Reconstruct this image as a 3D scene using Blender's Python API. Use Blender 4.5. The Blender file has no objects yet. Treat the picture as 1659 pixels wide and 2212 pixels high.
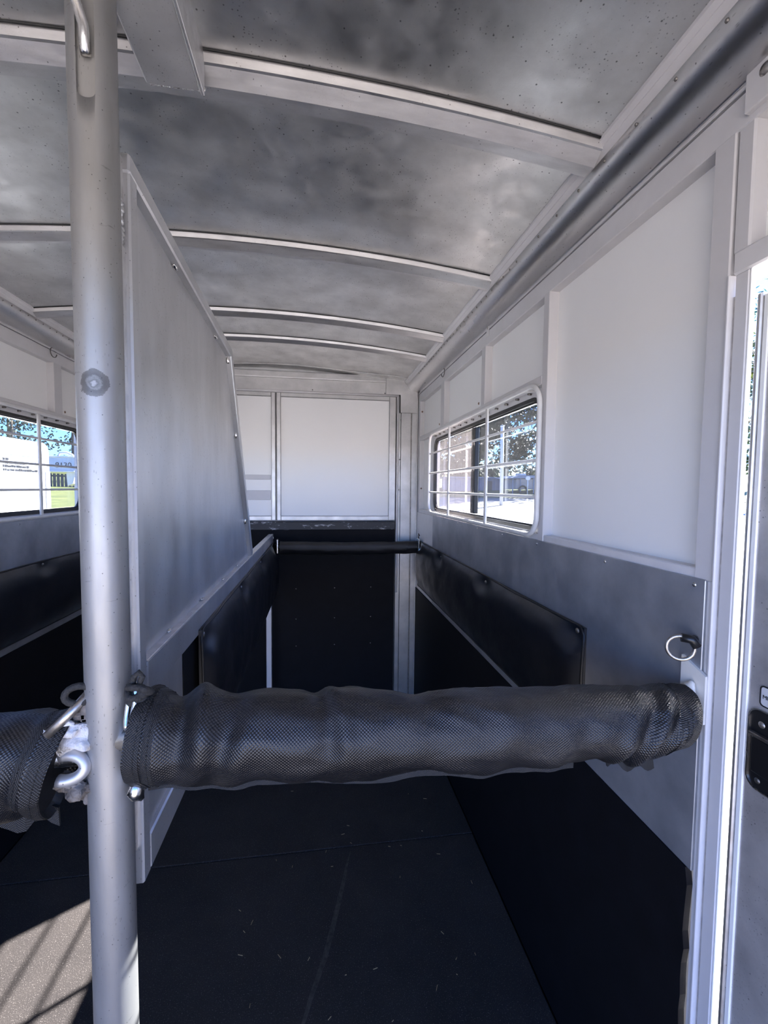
import bpy, bmesh, math, random
from mathutils import Vector, Matrix, noise

random.seed(7)
S = bpy.context.scene
COL = S.collection
PI = math.pi

# ------------------------------------------------------------------ camera
# measurements are taken with the camera's standing point as origin; the floor lies 1.45 m below
OFF = Vector((0, 0, 1.45))
FZ = -1.45
f_px, vx, vy, roll = 940.0, 690.0 - 829.5, 1053.0 - 1106.0, 0.0098
F = Vector((vx, vy, f_px)).normalized()
a_ = Vector((vx, vy, f_px)); d_ = Vector((1, roll, 0))
Xc = (a_ - d_ * (a_.dot(a_) / a_.dot(d_))).normalized()
if Xc.x < 0: Xc = -Xc
D = F.cross(Xc)
if D.y < 0: D = -D
U = -D
cx = Vector((Xc.x, F.x, U.x)); cy = Vector((Xc.y, F.y, U.y)); cz = Vector((Xc.z, F.z, U.z))
cam_d = bpy.data.cameras.new('camera'); cam = bpy.data.objects.new('camera', cam_d); COL.objects.link(cam)
M = Matrix.Identity(4)
for i in range(3):
    M[i][0] = cx[i]; M[i][1] = -cy[i]; M[i][2] = -cz[i]; M[i][3] = OFF[i]
cam.matrix_world = M
cam_d.sensor_fit = 'HORIZONTAL'; cam_d.sensor_width = 36.0; cam_d.lens = f_px / 1659.0 * 36.0
cam_d.clip_start = 0.02; cam_d.clip_end = 500
S.camera = cam

# ------------------------------------------------------------------ sky, sun, exposure
SUN_TRAVEL = Vector((-1.0, -0.625, -1.0125)).normalized()
w = bpy.data.worlds.new('world'); S.world = w; w.use_nodes = True
nt = w.node_tree; nt.nodes.clear()
out = nt.nodes.new('ShaderNodeOutputWorld'); bg = nt.nodes.new('ShaderNodeBackground')
sky = nt.nodes.new('ShaderNodeTexSky'); sky.sky_type = 'NISHITA'; sky.sun_disc = False
sky.sun_elevation = math.asin(-SUN_TRAVEL.z)
sky.sun_rotation = math.atan2(-SUN_TRAVEL.x, -SUN_TRAVEL.y)
sky.air_density = 0.75; sky.dust_density = 0.0; sky.ozone_density = 3.0
wb = nt.nodes.new('ShaderNodeMixRGB'); wb.blend_type = 'MULTIPLY'; wb.inputs[0].default_value = 1.0
wb.inputs[2].default_value = (.62, .91, 1.48, 1)      # white balance set for the sun, so the sky reads bluer
nt.links.new(sky.outputs[0], wb.inputs[1]); nt.links.new(wb.outputs[0], bg.inputs[0]); nt.links.new(bg.outputs[0], out.inputs[0])
bg.inputs[1].default_value = 0.31
sl = bpy.data.lights.new('sun', 'SUN'); sl.energy = 34.0; sl.angle = math.radians(0.53); sl.color = (1.0, 0.97, 0.94)
so = bpy.data.objects.new('sun', sl); COL.objects.link(so)
so.rotation_euler = SUN_TRAVEL.to_track_quat('-Z', 'Y').to_euler()
so.location = (6, 5, 8)
S.view_settings.view_transform = 'Standard'; S.view_settings.look = 'None'
S.view_settings.gamma = 1.0; S.view_settings.exposure = 1.42
S.view_settings.use_curve_mapping = False
S.cycles.max_bounces = 14; S.cycles.diffuse_bounces = 6; S.cycles.glossy_bounces = 8; S.cycles.transparent_max_bounces = 16
S.cycles.sample_clamp_indirect = 8.0; S.cycles.blur_glossy = 0.5

# ------------------------------------------------------------------ materials
MAT = {}
def nodes_of(m):
    m.use_nodes = True
    n = m.node_tree
    return n, n.nodes['Principled BSDF']
def ramp(n, fac, a, b, c0, c1):
    r = n.nodes.new('ShaderNodeValToRGB')
    r.color_ramp.elements[0].position = a; r.color_ramp.elements[1].position = b
    r.color_ramp.elements[0].color = (*c0, 1); r.color_ramp.elements[1].color = (*c1, 1)
    n.links.new(fac, r.inputs[0]); return r.outputs[0]
def tex(n, scale, detail=4, rough=0.55, stretch=None, kind='noise', coord='Object'):
    tc = n.nodes.new('ShaderNodeTexCoord'); src = tc.outputs[coord]
    if stretch:
        mp = n.nodes.new('ShaderNodeMapping'); mp.inputs['Scale'].default_value = stretch
        n.links.new(src, mp.inputs[0]); src = mp.outputs[0]
    if kind == 'noise':
        t = n.nodes.new('ShaderNodeTexNoise'); t.inputs['Scale'].default_value = scale
        t.inputs['Detail'].default_value = detail; t.inputs['Roughness'].default_value = rough
        n.links.new(src, t.inputs['Vector']); return t.outputs['Fac']
    t = n.nodes.new('ShaderNodeTexVoronoi'); t.inputs['Scale'].default_value = scale
    n.links.new(src, t.inputs['Vector']); return t.outputs['Distance']
def mul(n, a, b, mode='MULTIPLY', fac=1.0):
    m = n.nodes.new('ShaderNodeMixRGB'); m.blend_type = mode; m.inputs[0].default_value = fac
    n.links.new(a, m.inputs[1])
    if hasattr(b, 'links'): n.links.new(b, m.inputs[2])
    else: m.inputs[2].default_value = (*b, 1)
    return m.outputs[0]
def bump(n, p, h, strength, dist=0.002):
    b = n.nodes.new('ShaderNodeBump'); b.inputs['Strength'].default_value = strength; b.inputs['Distance'].default_value = dist
    n.links.new(h, b.inputs['Height'])
    if p.inputs['Normal'].is_linked:
        n.links.new(p.inputs['Normal'].links[0].from_socket, b.inputs['Normal'])
    n.links.new(b.outputs[0], p.inputs['Normal'])
def metal(name, lo, hi, r0, r1, scale=9, stretch=None, specks=0.0, speck_scale=260, brush=None, fine=0.12, met=1.0, speck_lo=0.35):
    m = bpy.data.materials.new(name); n, p = nodes_of(m)
    p.inputs['Metallic'].default_value = met
    a = tex(n, scale, 6, 0.6, stretch)
    c = ramp(n, a, 0.32, 0.68, lo, hi)
    if specks > 0:
        v = tex(n, speck_scale, kind='voronoi', stretch=stretch)
        v2 = tex(n, speck_scale * .37, kind='voronoi')
        big = tex(n, 11, 3)
        d1 = ramp(n, v, 0.10, 0.20, (speck_lo,) * 3, (1, 1, 1))
        d2 = ramp(n, v2, 0.05, 0.10, (speck_lo,) * 3, (1, 1, 1))
        mx = n.nodes.new('ShaderNodeMixRGB'); mx.inputs[1].default_value = (1, 1, 1, 1)
        n.links.new(ramp(n, big, 0.46, 0.62, (0, 0, 0), (specks,) * 3), mx.inputs[0]); n.links.new(d1, mx.inputs[2])
        c = mul(n, mul(n, c, mx.outputs[0]), d2)
    n.links.new(c, p.inputs['Base Color'])
    rr = ramp(n, tex(n, scale * 1.7, 5, 0.6, stretch), 0.3, 0.7, (r0,) * 3, (r1,) * 3)
    n.links.new(rr, p.inputs['Roughness'])
    if brush:
        bump(n, p, tex(n, 180, 3, 0.6, brush), fine, 0.0006)
    else:
        bump(n, p, tex(n, 320, 2, 0.6), fine, 0.0006)
    MAT[name] = m; return m
def plain(name, lo, hi, r, scale=12, met=0.0, bmp=0.0, bscale=200, spec=0.5, stretch=None, coat=0.0, bdist=0.001):
    m = bpy.data.materials.new(name); n, p = nodes_of(m)
    p.inputs['Metallic'].default_value = met; p.inputs['Roughness'].default_value = r
    p.inputs['Specular IOR Level'].default_value = spec; p.inputs['Coat Weight'].default_value = coat
    n.links.new(ramp(n, tex(n, scale, 5, 0.6, stretch), 0.3, 0.7, lo, hi), p.inputs['Base Color'])
    if bmp: bump(n, p, tex(n, bscale, 3, 0.6), bmp, bdist)
    MAT[name] = m; return m

metal('mill_roof', (.54, .535, .525), (.74, .735, .725), .32, .52, 8, None, .85, 130, None, .14, 1.0, .28)
metal('mill_bow', (.56, .55, .55), (.70, .69, .69), .42, .56, 10, (1, 4, 4), .5, 200, (.05, 1, 1), .12)
metal('mill_cove', (.50, .49, .49), (.68, .67, .67), .26, .40, 6, (1, .3, 1), .55, 160, (1, .04, 1), .10)
metal('mill_post', (.27, .262, .252), (.35, .344, .337), .37, .54, 14, (1, 1, .25), .6, 260, (1, 1, .04), .16, .6)
metal('mill_divider', (.50, .50, .505), (.62, .62, .63), .32, .48, 7, (1, 1, .35), .6, 230, (1, 1, .05), .08, .68)
metal('mill_beam', (.50, .49, .49), (.62, .61, .61), .40, .55, 10, None, .45, 200, (1, .05, 1), .12, .7)
metal('mill_frame', (.40, .395, .395), (.50, .495, .495), .34, .48, 12, None, .35, 240, None, .08)
metal('kick_metal', (.36, .37, .40), (.52, .53, .56), .34, .52, 8, None, .0, 240, None, .10, .70)
metal('door_metal', (.50, .475, .47), (.74, .71, .70), .34, .55, 9, None, .6, 200, None, .2, .7)
metal('bright_steel', (.62, .60, .57), (.78, .76, .73), .18, .32, 40, None, .3, 300)
metal('dark_steel', (.16, .15, .14), (.30, .28, .26), .35, .55, 60, None, .3, 300)
metal('old_steel', (.32, .29, .26), (.55, .52, .49), .3, .5, 90, None, .4, 300)
plain('white_panel', (.84, .83, .815), (.86, .85, .835), .30, 3, 0, .02, 60)
plain('frame_paint', (.56, .545, .55), (.60, .585, .59), .38, 10, 0, .05, 220)
plain('frame_paint_light', (.60, .585, .59), (.66, .645, .65), .36, 14, 0, .05, 220)
plain('guard_paint', (.62, .61, .60), (.70, .69, .68), .32, 30)
plain('scuff', (.014, .0135, .013), (.06, .056, .052), .7, 60, 0, .6, 200)
plain('caulk', (.30, .28, .27), (.50, .47, .45), .6, 60, 0, .3, 200)
plain('rubber_liner', (.0030, .0030, .0042), (.0055, .0055, .0075), .70, 14, 0, .25, 160, .18)
plain('black_plastic', (.006, .006, .007), (.010, .010, .011), .35, 20)
plain('gasket', (.010, .010, .011), (.022, .021, .021), .5, 30)
plain('dark_cord', (.014, .013, .012), (.04, .037, .034), .75, 300, 0, .7, 400, .4, None, 0, .002)
plain('foam', (.50, .47, .45), (.78, .76, .76), .85, 70, 0, .8, 120, .3, None, 0, .004)
plain('dirty_foam', (.06, .05, .042), (.24, .21, .185), .9, 60, 0, .8, 120, .3, None, 0, .004)
plain('white_plastic', (.62, .60, .56), (.70, .68, .64), .45, 30)
plain('sticker', (.52, .52, .54), (.60, .60, .62), .4, 30)
plain('red_paint', (.45, .06, .06), (.55, .08, .08), .4)
plain('brown_rust', (.10, .05, .03), (.30, .20, .15), .7, 200)
plain('bark', (.10, .075, .055), (.20, .16, .12), .9, 20, 0, .5, 60)
plain('gravel', (.21, .195, .18), (.30, .285, .265), .9, 1.2, 0, .4, 40)
plain('dim_ground', (.115, .10, .085), (.18, .16, .135), .9, 1.0, 0, .4, 40)
plain('lawn', (.055, .07, .012), (.12, .13, .03), .9, 1.4, 0, .5, 30)
plain('trailer_white', (.62, .62, .62), (.66, .66, .66), .3, 2)
plain('trailer_blue_grey', (.16, .19, .27), (.22, .25, .34), .4, 2)
plain('nose_blue', (.42, .48, .60), (.48, .54, .66), .4, 2)
plain('shed_blue', (.11, .13, .21), (.20, .22, .32), .6, 3)
plain('dark_void', (.012, .012, .016), (.03, .03, .035), .6, 3)
plain('fence_wood', (.055, .05, .05), (.13, .12, .12), .8, 6)
plain('tire', (.012, .012, .012), (.02, .02, .02), .7)
plain('rv_tan', (.34, .29, .27), (.40, .35, .33), .5, 3)
plain('ink', (.01, .01, .012), (.014, .014, .016), .5)
plain('hay', (.30, .22, .11), (.48, .38, .22), .8, 80)
plain('pole_white', (.66, .65, .64), (.76, .75, .74), .5, 4)

def vinyl(name, lo, hi, r, weave, strength):
    m = bpy.data.materials.new(name); n, p = nodes_of(m)
    p.inputs['Specular IOR Level'].default_value = 0.5
    n.links.new(ramp(n, tex(n, 9, 4), .3, .7, lo, hi), p.inputs['Base Color'])
    n.links.new(ramp(n, tex(n, 14, 4), .3, .7, (r - .07,) * 3, (r + .08,) * 3), p.inputs['Roughness'])
    if weave:
        tc = n.nodes.new('ShaderNodeTexCoord'); sp = n.nodes.new('ShaderNodeSeparateXYZ')
        n.links.new(tc.outputs['UV'], sp.inputs[0])
        hs = []
        for k in range(2):
            q = n.nodes.new('ShaderNodeMath'); q.operation = 'MULTIPLY'; q.inputs[1].default_value = 2 * PI / weave
            n.links.new(sp.outputs[k], q.inputs[0])
            s = n.nodes.new('ShaderNodeMath'); s.operation = 'SINE'; n.links.new(q.outputs[0], s.inputs[0]); hs.append(s.outputs[0])
        mm = n.nodes.new('ShaderNodeMath'); mm.operation = 'MULTIPLY'
        n.links.new(hs[0], mm.inputs[0]); n.links.new(hs[1], mm.inputs[1])
        bump(n, p, mm.outputs[0], strength, 0.0007)
    bump(n, p, tex(n, 22, 4, .55), .25, .004)
    MAT[name] = m
vinyl('bar_vinyl', (.008, .0075, .008), (.014, .0135, .015), .34, .0052, .55)
vinyl('pad_vinyl', (.006, .007, .010), (.012, .012, .015), .38, 0, 0)
vinyl('hem_vinyl', (.007, .0065, .007), (.014, .0135, .014), .55, .004, .6)

def rubber_floor():
    m = bpy.data.materials.new('rubber_floor'); n, p = nodes_of(m)
    p.inputs['Roughness'].default_value = .72; p.inputs['Specular IOR Level'].default_value = .35
    c = ramp(n, tex(n, 4, 6, .65), .3, .72, (.012, .0115, .012), (.028, .026, .025))
    sp = ramp(n, tex(n, 300, 2, .7), .60, .70, (0, 0, 0), (.11, .105, .10))
    n.links.new(mul(n, c, sp, 'ADD'), p.inputs['Base Color'])
    bump(n, p, tex(n, 300, 3, .7), .7, .0022)
    MAT['rubber_floor'] = m
rubber_floor()

def glass(name, tint, haze, haze_col):
    m = bpy.data.materials.new(name); m.use_nodes = True; n = m.node_tree; n.nodes.clear()
    o = n.nodes.new('ShaderNodeOutputMaterial'); t = n.nodes.new('ShaderNodeBsdfTransparent'); t.inputs[0].default_value = (*tint, 1)
    g = n.nodes.new('ShaderNodeBsdfGlossy'); g.inputs['Roughness'].default_value = .03
    d = n.nodes.new('ShaderNodeBsdfTranslucent'); d.inputs[0].default_value = (*haze_col, 1)
    lw_ = n.nodes.new('ShaderNodeLayerWeight'); lw_.inputs[0].default_value = .5
    fr = n.nodes.new('ShaderNodeMath'); fr.operation = 'POWER'; fr.inputs[1].default_value = 4.0
    n.links.new(lw_.outputs['Facing'], fr.inputs[0])
    m1 = n.nodes.new('ShaderNodeMixShader'); m2 = n.nodes.new('ShaderNodeMixShader'); m1.inputs[0].default_value = haze
    n.links.new(t.outputs[0], m1.inputs[1]); n.links.new(d.outputs[0], m1.inputs[2])
    n.links.new(fr.outputs[0], m2.inputs[0]); n.links.new(m1.outputs[0], m2.inputs[1]); n.links.new(g.outputs[0], m2.inputs[2])
    n.links.new(m2.outputs[0], o.inputs[0]); MAT[name] = m
glass('pane_clear', (.62, .64, .66), .004, (.8, .8, .8))
glass('pane_screen', (.80, .77, .765), .022, (.72, .66, .65))

def leaf_mat(name, c0, c1):
    m = bpy.data.materials.new(name); n, p = nodes_of(m)
    p.inputs['Roughness'].default_value = .5
    n.links.new(ramp(n, tex(n, 2.5, 3), .3, .7, c0, c1), p.inputs['Base Color'])
    tr = n.nodes.new('ShaderNodeBsdfTranslucent'); n.links.new(ramp(n, tex(n, 2.5, 3), .3, .7, c0, c1), tr.inputs[0])
    mx = n.nodes.new('ShaderNodeMixShader'); mx.inputs[0].default_value = .35
    o = n.nodes['Material Output']
    n.links.new(p.outputs[0], mx.inputs[1]); n.links.new(tr.outputs[0], mx.inputs[2]); n.links.new(mx.outputs[0], o.inputs[0])
    MAT[name] = m
leaf_mat('leaf_dark', (.006, .018, .007), (.018, .044, .016))
leaf_mat('leaf_yellow', (.030, .042, .005), (.078, .088, .012))
leaf_mat('leaf_grey', (.022, .028, .014), (.052, .060, .032))

def post_mat():
    """polished pipe with one ground-off round scar and a few dark horizontal rubs"""
    m = MAT['mill_post'].copy(); m.name = 'mill_post_scarred'; n = m.node_tree; p = n.nodes['Principled BSDF']
    tc = n.nodes.new('ShaderNodeTexCoord')
    vd = n.nodes.new('ShaderNodeVectorMath'); vd.operation = 'DISTANCE'; vd.inputs[1].default_value = SCAR
    n.links.new(tc.outputs['Object'], vd.inputs[0])
    ns = tex(n, 95, 6, .7); ad = n.nodes.new('ShaderNodeMath'); ad.operation = 'MULTIPLY_ADD'; ad.inputs[1].default_value = .016
    n.links.new(ns, ad.inputs[0]); n.links.new(vd.outputs['Value'], ad.inputs[2])
    r = n.nodes.new('ShaderNodeValToRGB'); cr = r.color_ramp; cr.interpolation = 'LINEAR'
    mulv = n.nodes.new('ShaderNodeMath'); mulv.operation = 'MULTIPLY'; mulv.inputs[1].default_value = 20.0
    n.links.new(ad.outputs[0], mulv.inputs[0]); n.links.new(mulv.outputs[0], r.inputs[0])
    cr.elements[0].position = .22; cr.elements[0].color = (.98, .98, .98, 1)
    cr.elements[1].position = .26; cr.elements[1].color = (.42, .42, .42, 1)
    e = cr.elements.new(.33); e.color = (.66, .66, .66, 1)
    e = cr.elements.new(.38); e.color = (.36, .36, .36, 1)
    e = cr.elements.new(.53); e.color = (.50, .49, .49, 1)
    e = cr.elements.new(.545); e.color = (1, 1, 1, 1)
    rub = ramp(n, tex(n, 30, 4, .6, (1.1, 1.1, 4.5)), .66, .78, (1, 1, 1), (.5, .5, .51))
    old = p.inputs['Base Color'].links[0].from_socket
    n.links.new(mul(n, mul(n, old, r.outputs[0]), rub), p.inputs['Base Color'])
    MAT['mill_post_scarred'] = m

def worn_black():
    m = bpy.data.materials.new('worn_black'); n, p = nodes_of(m)
    p.inputs['Roughness'].default_value = .5
    n.links.new(ramp(n, tex(n, 30, 5, .7, (.5, 1, 1.6)), .58, .66, (.010, .010, .013), (.40, .39, .40)), p.inputs['Base Color'])
    MAT['worn_black'] = m
worn_black()

# ------------------------------------------------------------------ mesh helpers
BASE = {}
class MB:
    def __init__(s): s.v = []; s.f = []; s.sm = []; s.uv = None
    def face(s, pts, smooth=False):
        i = len(s.v); s.v += [Vector(p) for p in pts]; s.f.append(list(range(i, i + len(pts)))); s.sm.append(smooth)
    def box(s, x0, x1, y0, y1, z0, z1, c=0.0):
        x0, x1 = min(x0, x1), max(x0, x1); y0, y1 = min(y0, y1), max(y0, y1); z0, z1 = min(z0, z1), max(z0, z1)
        return s.obox(Vector(((x0 + x1) / 2, (y0 + y1) / 2, (z0 + z1) / 2)), Vector(((x1 - x0) / 2, 0, 0)), Vector((0, (y1 - y0) / 2, 0)), Vector((0, 0, (z1 - z0) / 2)), c)
    def obox(s, o, a, b, cc, ch=0.0):
        la, lb, lc = a.length, b.length, cc.length
        ch = min(ch, la * .8, lb * .8, lc * .8)
        if ch <= 0:
            i = len(s.v)
            for sz in (-1, 1):
                for sy in (-1, 1):
                    for sx in (-1, 1): s.v.append(o + a * sx + b * sy + cc * sz)
            for q in ((0, 2, 3, 1), (4, 5, 7, 6), (0, 1, 5, 4), (2, 6, 7, 3), (0, 4, 6, 2), (1, 3, 7, 5)):
                s.f.append([i + k for k in q]); s.sm.append(False)
            return s
        A, B, C = a.normalized(), b.normalized(), cc.normalized(); i = len(s.v); idx = {}
        for sx in (-1, 1):
            for sy in (-1, 1):
                for sz in (-1, 1):
                    for k in range(3):
                        e = [la, lb, lc]
                        for j in range(3):
                            if j != k: e[j] -= ch
                        idx[(sx, sy, sz, k)] = len(s.v)
                        s.v.append(o + A * e[0] * sx + B * e[1] * sy + C * e[2] * sz)
        def add(q, out):
            p = [s.v[t] for t in q]; nrm = (p[1] - p[0]).cross(p[2] - p[0])
            if nrm.dot(out) < 0: q = q[::-1]
            s.f.append(q); s.sm.append(False)
        R2 = [(-1, -1), (1, -1), (1, 1), (-1, 1)]
        for k, ax in enumerate((A, B, C)):
            for sg in (-1, 1):
                q = []
                for (m_, n_) in R2:
                    t = [m_, n_]; t.insert(k, sg); q.append(idx[(*t, k)])
                add(q, ax * sg)
        for k in range(3):
            j, l = [(1, 2), (0, 2), (0, 1)][k]; axs = (A, B, C)
            for sj in (-1, 1):
                for sl_ in (-1, 1):
                    q = []
                    for sk, kk in ((-1, j), (1, j), (1, l), (-1, l)):
                        t = [0, 0, 0]; t[k] = sk; t[j] = sj; t[l] = sl_; q.append(idx[(*t, kk)])
                    add(q, axs[j] * sj + axs[l] * sl_)
        for sx in (-1, 1):
            for sy in (-1, 1):
                for sz in (-1, 1):
                    add([idx[(sx, sy, sz, k)] for k in range(3)], A * sx + B * sy + C * sz)
        return s
    def bar(s, p0, p1, wx, h, ch=0.0, side=Vector((1, 0, 0))):
        """rectangular bar from p0 to p1; wx = width along side, h = width across"""
        p0, p1 = Vector(p0), Vector(p1); d = p1 - p0; L = d.length; d.normalize()
        u = side - d * side.dot(d); u.normalize(); v = d.cross(u)
        return s.obox((p0 + p1) / 2, d * (L / 2), u * (wx / 2), v * (h / 2), ch)
    def grid(s, fn, nu, nv, smooth=True, closev=False, flip=False, uvfn=None):
        i = len(s.v); cols = nv if closev else nv + 1
        for a in range(nu + 1):
            for b in range(cols): s.v.append(Vector(fn(a / nu, b / nv)))
        if uvfn and s.uv is None: s.uv = {}
        for a in range(nu):
            for b in range(nv):
                b1 = (b + 1) % cols if closev else b + 1
                q = [i + a * cols + b, i + (a + 1) * cols + b, i + (a + 1) * cols + b1, i + a * cols + b1]
                uvs = [(a, b), (a + 1, b), (a + 1, b + 1), (a, b + 1)]
                if flip: q = q[::-1]; uvs = uvs[::-1]
                s.f.append(q); s.sm.append(smooth)
                if uvfn: s.uv[len(s.f) - 1] = [uvfn(x / nu, y / nv) for x, y in uvs]
        return s
    def tube(s, pts, r, seg=10, closed=False, caps=True, rfn=None):
        pts = [Vector(p) for p in pts]; n = len(pts); i = len(s.v); up = None; rings = []
        for k, p in enumerate(pts):
            if closed: t = (pts[(k + 1) % n] - pts[k - 1])
            else: t = pts[min(k + 1, n - 1)] - pts[max(k - 1, 0)]
            t.normalize()
            if up is None:
                up = Vector((0, 0, 1)) if abs(t.z) < .9 else Vector((1, 0, 0))
            u = up - t * up.dot(t); u.normalize(); v = t.cross(u); up = u
            rr = r if rfn is None else r * rfn(k / max(1, n - 1))
            rings.append([len(s.v) + q for q in range(seg)])
            for q in range(seg):
                an = 2 * PI * q / seg; s.v.append(p + (u * math.cos(an) + v * math.sin(an)) * rr)
        m = n if closed else n - 1
        for k in range(m):
            A, B = rings[k], rings[(k + 1) % n]
            for q in range(seg):
                q1 = (q + 1) % seg; s.f.append([A[q], A[q1], B[q1], B[q]]); s.sm.append(True)
        if caps and not closed:
            s.f.append(rings[0][::-1]); s.sm.append(False); s.f.append(rings[-1][:]); s.sm.append(False)
        return s
    def prism(s, pts, d, smooth=False):
        """closed outline pts (3D) extruded by vector d"""
        pts = [Vector(p) for p in pts]; d = Vector(d); n = len(pts)
        nrm = Vector((0, 0, 0))
        for k in range(n): nrm += pts[k].cross(pts[(k + 1) % n])
        if nrm.dot(d) > 0: pts = pts[::-1]
        i = len(s.v); s.v += pts + [p + d for p in pts]
        s.f.append(list(range(i, i + n))); s.sm.append(False)
        s.f.append([i + n + k for k in range(n)][::-1]); s.sm.append(False)
        for k in range(n):
            k1 = (k + 1) % n; s.f.append([i + k1, i + k, i + n + k, i + n + k1]); s.sm.append(smooth)
        return s
    def ring(s, outer, inner, d):
        """frame between two outlines of equal point count, extruded by d"""
        d = Vector(d); n = len(outer); i = len(s.v)
        O = [Vector(p) for p in outer]; I = [Vector(p) for p in inner]
        s.v += O + I + [p + d for p in O] + [p + d for p in I]
        for k in range(n):
            k1 = (k + 1) % n
            for q in ([k, k1, n + k1, n + k], [2 * n + k, 3 * n + k, 3 * n + k1, 2 * n + k1], [k, 2 * n + k, 2 * n + k1, k1], [n + k, n + k1, 3 * n + k1, 3 * n + k]):
                s.f.append([i + t for t in q]); s.sm.append(False)
        return s
    def dome(s, c, nrm, r, h, seg=8):
        c = Vector(c); nrm = Vector(nrm).normalized(); u = nrm.orthogonal().normalized(); v = nrm.cross(u); i = len(s.v)
        for (rr, hh) in ((1, 0), (.75, .6)):
            for q in range(seg):
                an = 2 * PI * q / seg; s.v.append(c + (u * math.cos(an) + v * math.sin(an)) * r * rr + nrm * h * hh)
        s.v.append(c + nrm * h)
        for q in range(seg):
            q1 = (q + 1) % seg
            s.f.append([i + q, i + q1, i + seg + q1, i + seg + q]); s.sm.append(True)
            s.f.append([i + seg + q, i + seg + q1, i + 2 * seg]); s.sm.append(True)
        return s
    def blob(s, c, r, amp=.3, seg=10, sc=(1, 1, 1), seed=0):
        c = Vector(c)
        def fn(u, v):
            th = PI * u; ph = 2 * PI * v
            d = Vector((math.sin(th) * math.cos(ph), math.sin(th) * math.sin(ph), math.cos(th)))
            k = 1 + amp * noise.noise(d * 1.8 + Vector((seed * 3.1, seed, 0)))
            return c + Vector((d.x * sc[0], d.y * sc[1], d.z * sc[2])) * r * k
        return s.grid(fn, seg, seg, True, True)
    def build(s, name, mat, parent=None, fix=False):
        base = BASE.get(parent, Vector((0, 0, 0))) if parent else Vector((0, 0, 0))
        me = bpy.data.meshes.new(name)
        me.from_pydata([v - base for v in s.v], [], s.f); me.update()
        me.polygons.foreach_set('use_smooth', s.sm)
        if s.uv:
            l = me.uv_layers.new(name='UVMap')
            for k, p in enumerate(me.polygons):
                if k in s.uv:
                    for li, uv in zip(p.loop_indices, s.uv[k]): l.data[li].uv = uv
        if fix:
            b = bmesh.new(); b.from_mesh(me); bmesh.ops.recalc_face_normals(b, faces=b.faces[:]); b.to_mesh(me); b.free()
        me.materials.append(MAT[mat])
        o = bpy.data.objects.new(name, me); COL.objects.link(o)
        if parent: o.parent = parent; BASE[o] = base
        else: o.location = OFF; BASE[o] = Vector((0, 0, 0))
        return o
def empty(name, loc):
    o = bpy.data.objects.new(name, None); COL.objects.link(o); o.empty_display_size = .05
    o.location = Vector(loc) + OFF; BASE[o] = Vector(loc); return o
def tag(o, label, cat, group=None):
    o['label'] = label; o['category'] = cat
    if group: o['group'] = group
    return o
def struct(o, label=None, cat=None):
    o['kind'] = 'structure'
    if label: o['label'] = label
    if cat: o['category'] = cat
    return o
def box(name, mat, parent, x0, x1, y0, y1, z0, z1, c=0.0):
    return MB().box(x0, x1, y0, y1, z0, z1, c).build(name, mat, parent)
def rep(name, mesh_ob, locs, parent):
    """copies of a small part sharing mesh data"""
    for p in locs:
        c = mesh_ob.copy(); COL.objects.link(c); c.parent = parent; c.location = Vector(p)
def rrect(y0, y1, z0, z1, r, x, n=6):
    pts = []
    for (cy_, cz_, a0) in ((y1 - r, z1 - r, 0), (y0 + r, z1 - r, 90), (y0 + r, z0 + r, 180), (y1 - r, z0 + r, 270)):
        for k in range(n + 1):
            an = math.radians(a0 + 90 * k / n); pts.append((x, cy_ + r * math.cos(an), cz_ + r * math.sin(an)))
    return pts
def MX(x): return -.57 - x          # mirror over the trailer's centre line

Y0, Y1 = -.50, 2.88                 # rear opening and front bulkhead
YR = -.50

# ------------------------------------------------------------------ floor
fl = struct(MB().box(-1.27, .70, YR, 2.92, FZ - .08, FZ - .02).build('floor', 'rubber_liner'), 'black floor of the trailer under the rubber mats', 'floor')
for (x0, x1, y0, y1) in ((-1.212, .642, YR + .01, 1.6845), (-1.212, .642, 1.6875, 2.875)):
    box('floor_mat', 'rubber_floor', fl, x0, x1, y0, y1, FZ - .02, FZ, .003)

pts = [(.125, 1.66), (.107, 1.60), (.085, 1.51), (.055, 1.40), (.020, 1.28), (-.020, 1.18), (-.047, 1.10), (-.06, 1.02)]
mb = MB()
for k in range(len(pts) - 1):
    (xa, ya), (xb, yb) = pts[k], pts[k + 1]; wa, wb_ = [.0015 + .0075 * math.sin(PI * (k + j) / (len(pts) - 1)) for j in (0, 1)]
    mb.face([(xa - wa, ya, FZ + .0006), (xa + wa, ya, FZ + .0006), (xb + wb_, yb, FZ + .0006), (xb - wb_, yb, FZ + .0006)][::-1])
mb.build('scuff_mark', 'scuff', fl)

# ------------------------------------------------------------------ ceiling
def arch(x): return .757 - .078 * (x + .285) ** 2
BOWS = [.835, 1.407, 1.956, 2.279]
def bowdist(y):
    return min(1.0, min(abs(y - b) for b in BOWS + [2.88, .25]) / .12)
mb = MB()
def roof_in(u, v):
    x = MX(.560) + (.560 - MX(.560)) * u; y = YR + (2.90 - YR) * v
    k = bowdist(y) * min(1, (.56 - x) / .10, (x - MX(.56)) / .10)
    dz = .0085 * noise.noise(Vector((x * 2.1, y * 2.6, 3.3))) + .0045 * noise.noise(Vector((x * 4.5, y * 4.2, 9.1)))
    for (px_, py_, r_, a_m) in ((.20, .60, .035, -.004), (-.08, 2.55, .16, .008), (.30, 1.15, .20, .006), (-.1, 1.2, .22, -.005)):
        d2 = ((x - px_) ** 2 + (y - py_) ** 2) / r_ ** 2
        if d2 < 8: dz += a_m * math.exp(-d2)
    return (x, y, arch(x) + dz * max(0, k))
mb.grid(roof_in, 90, 150, True, False, True)
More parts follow.
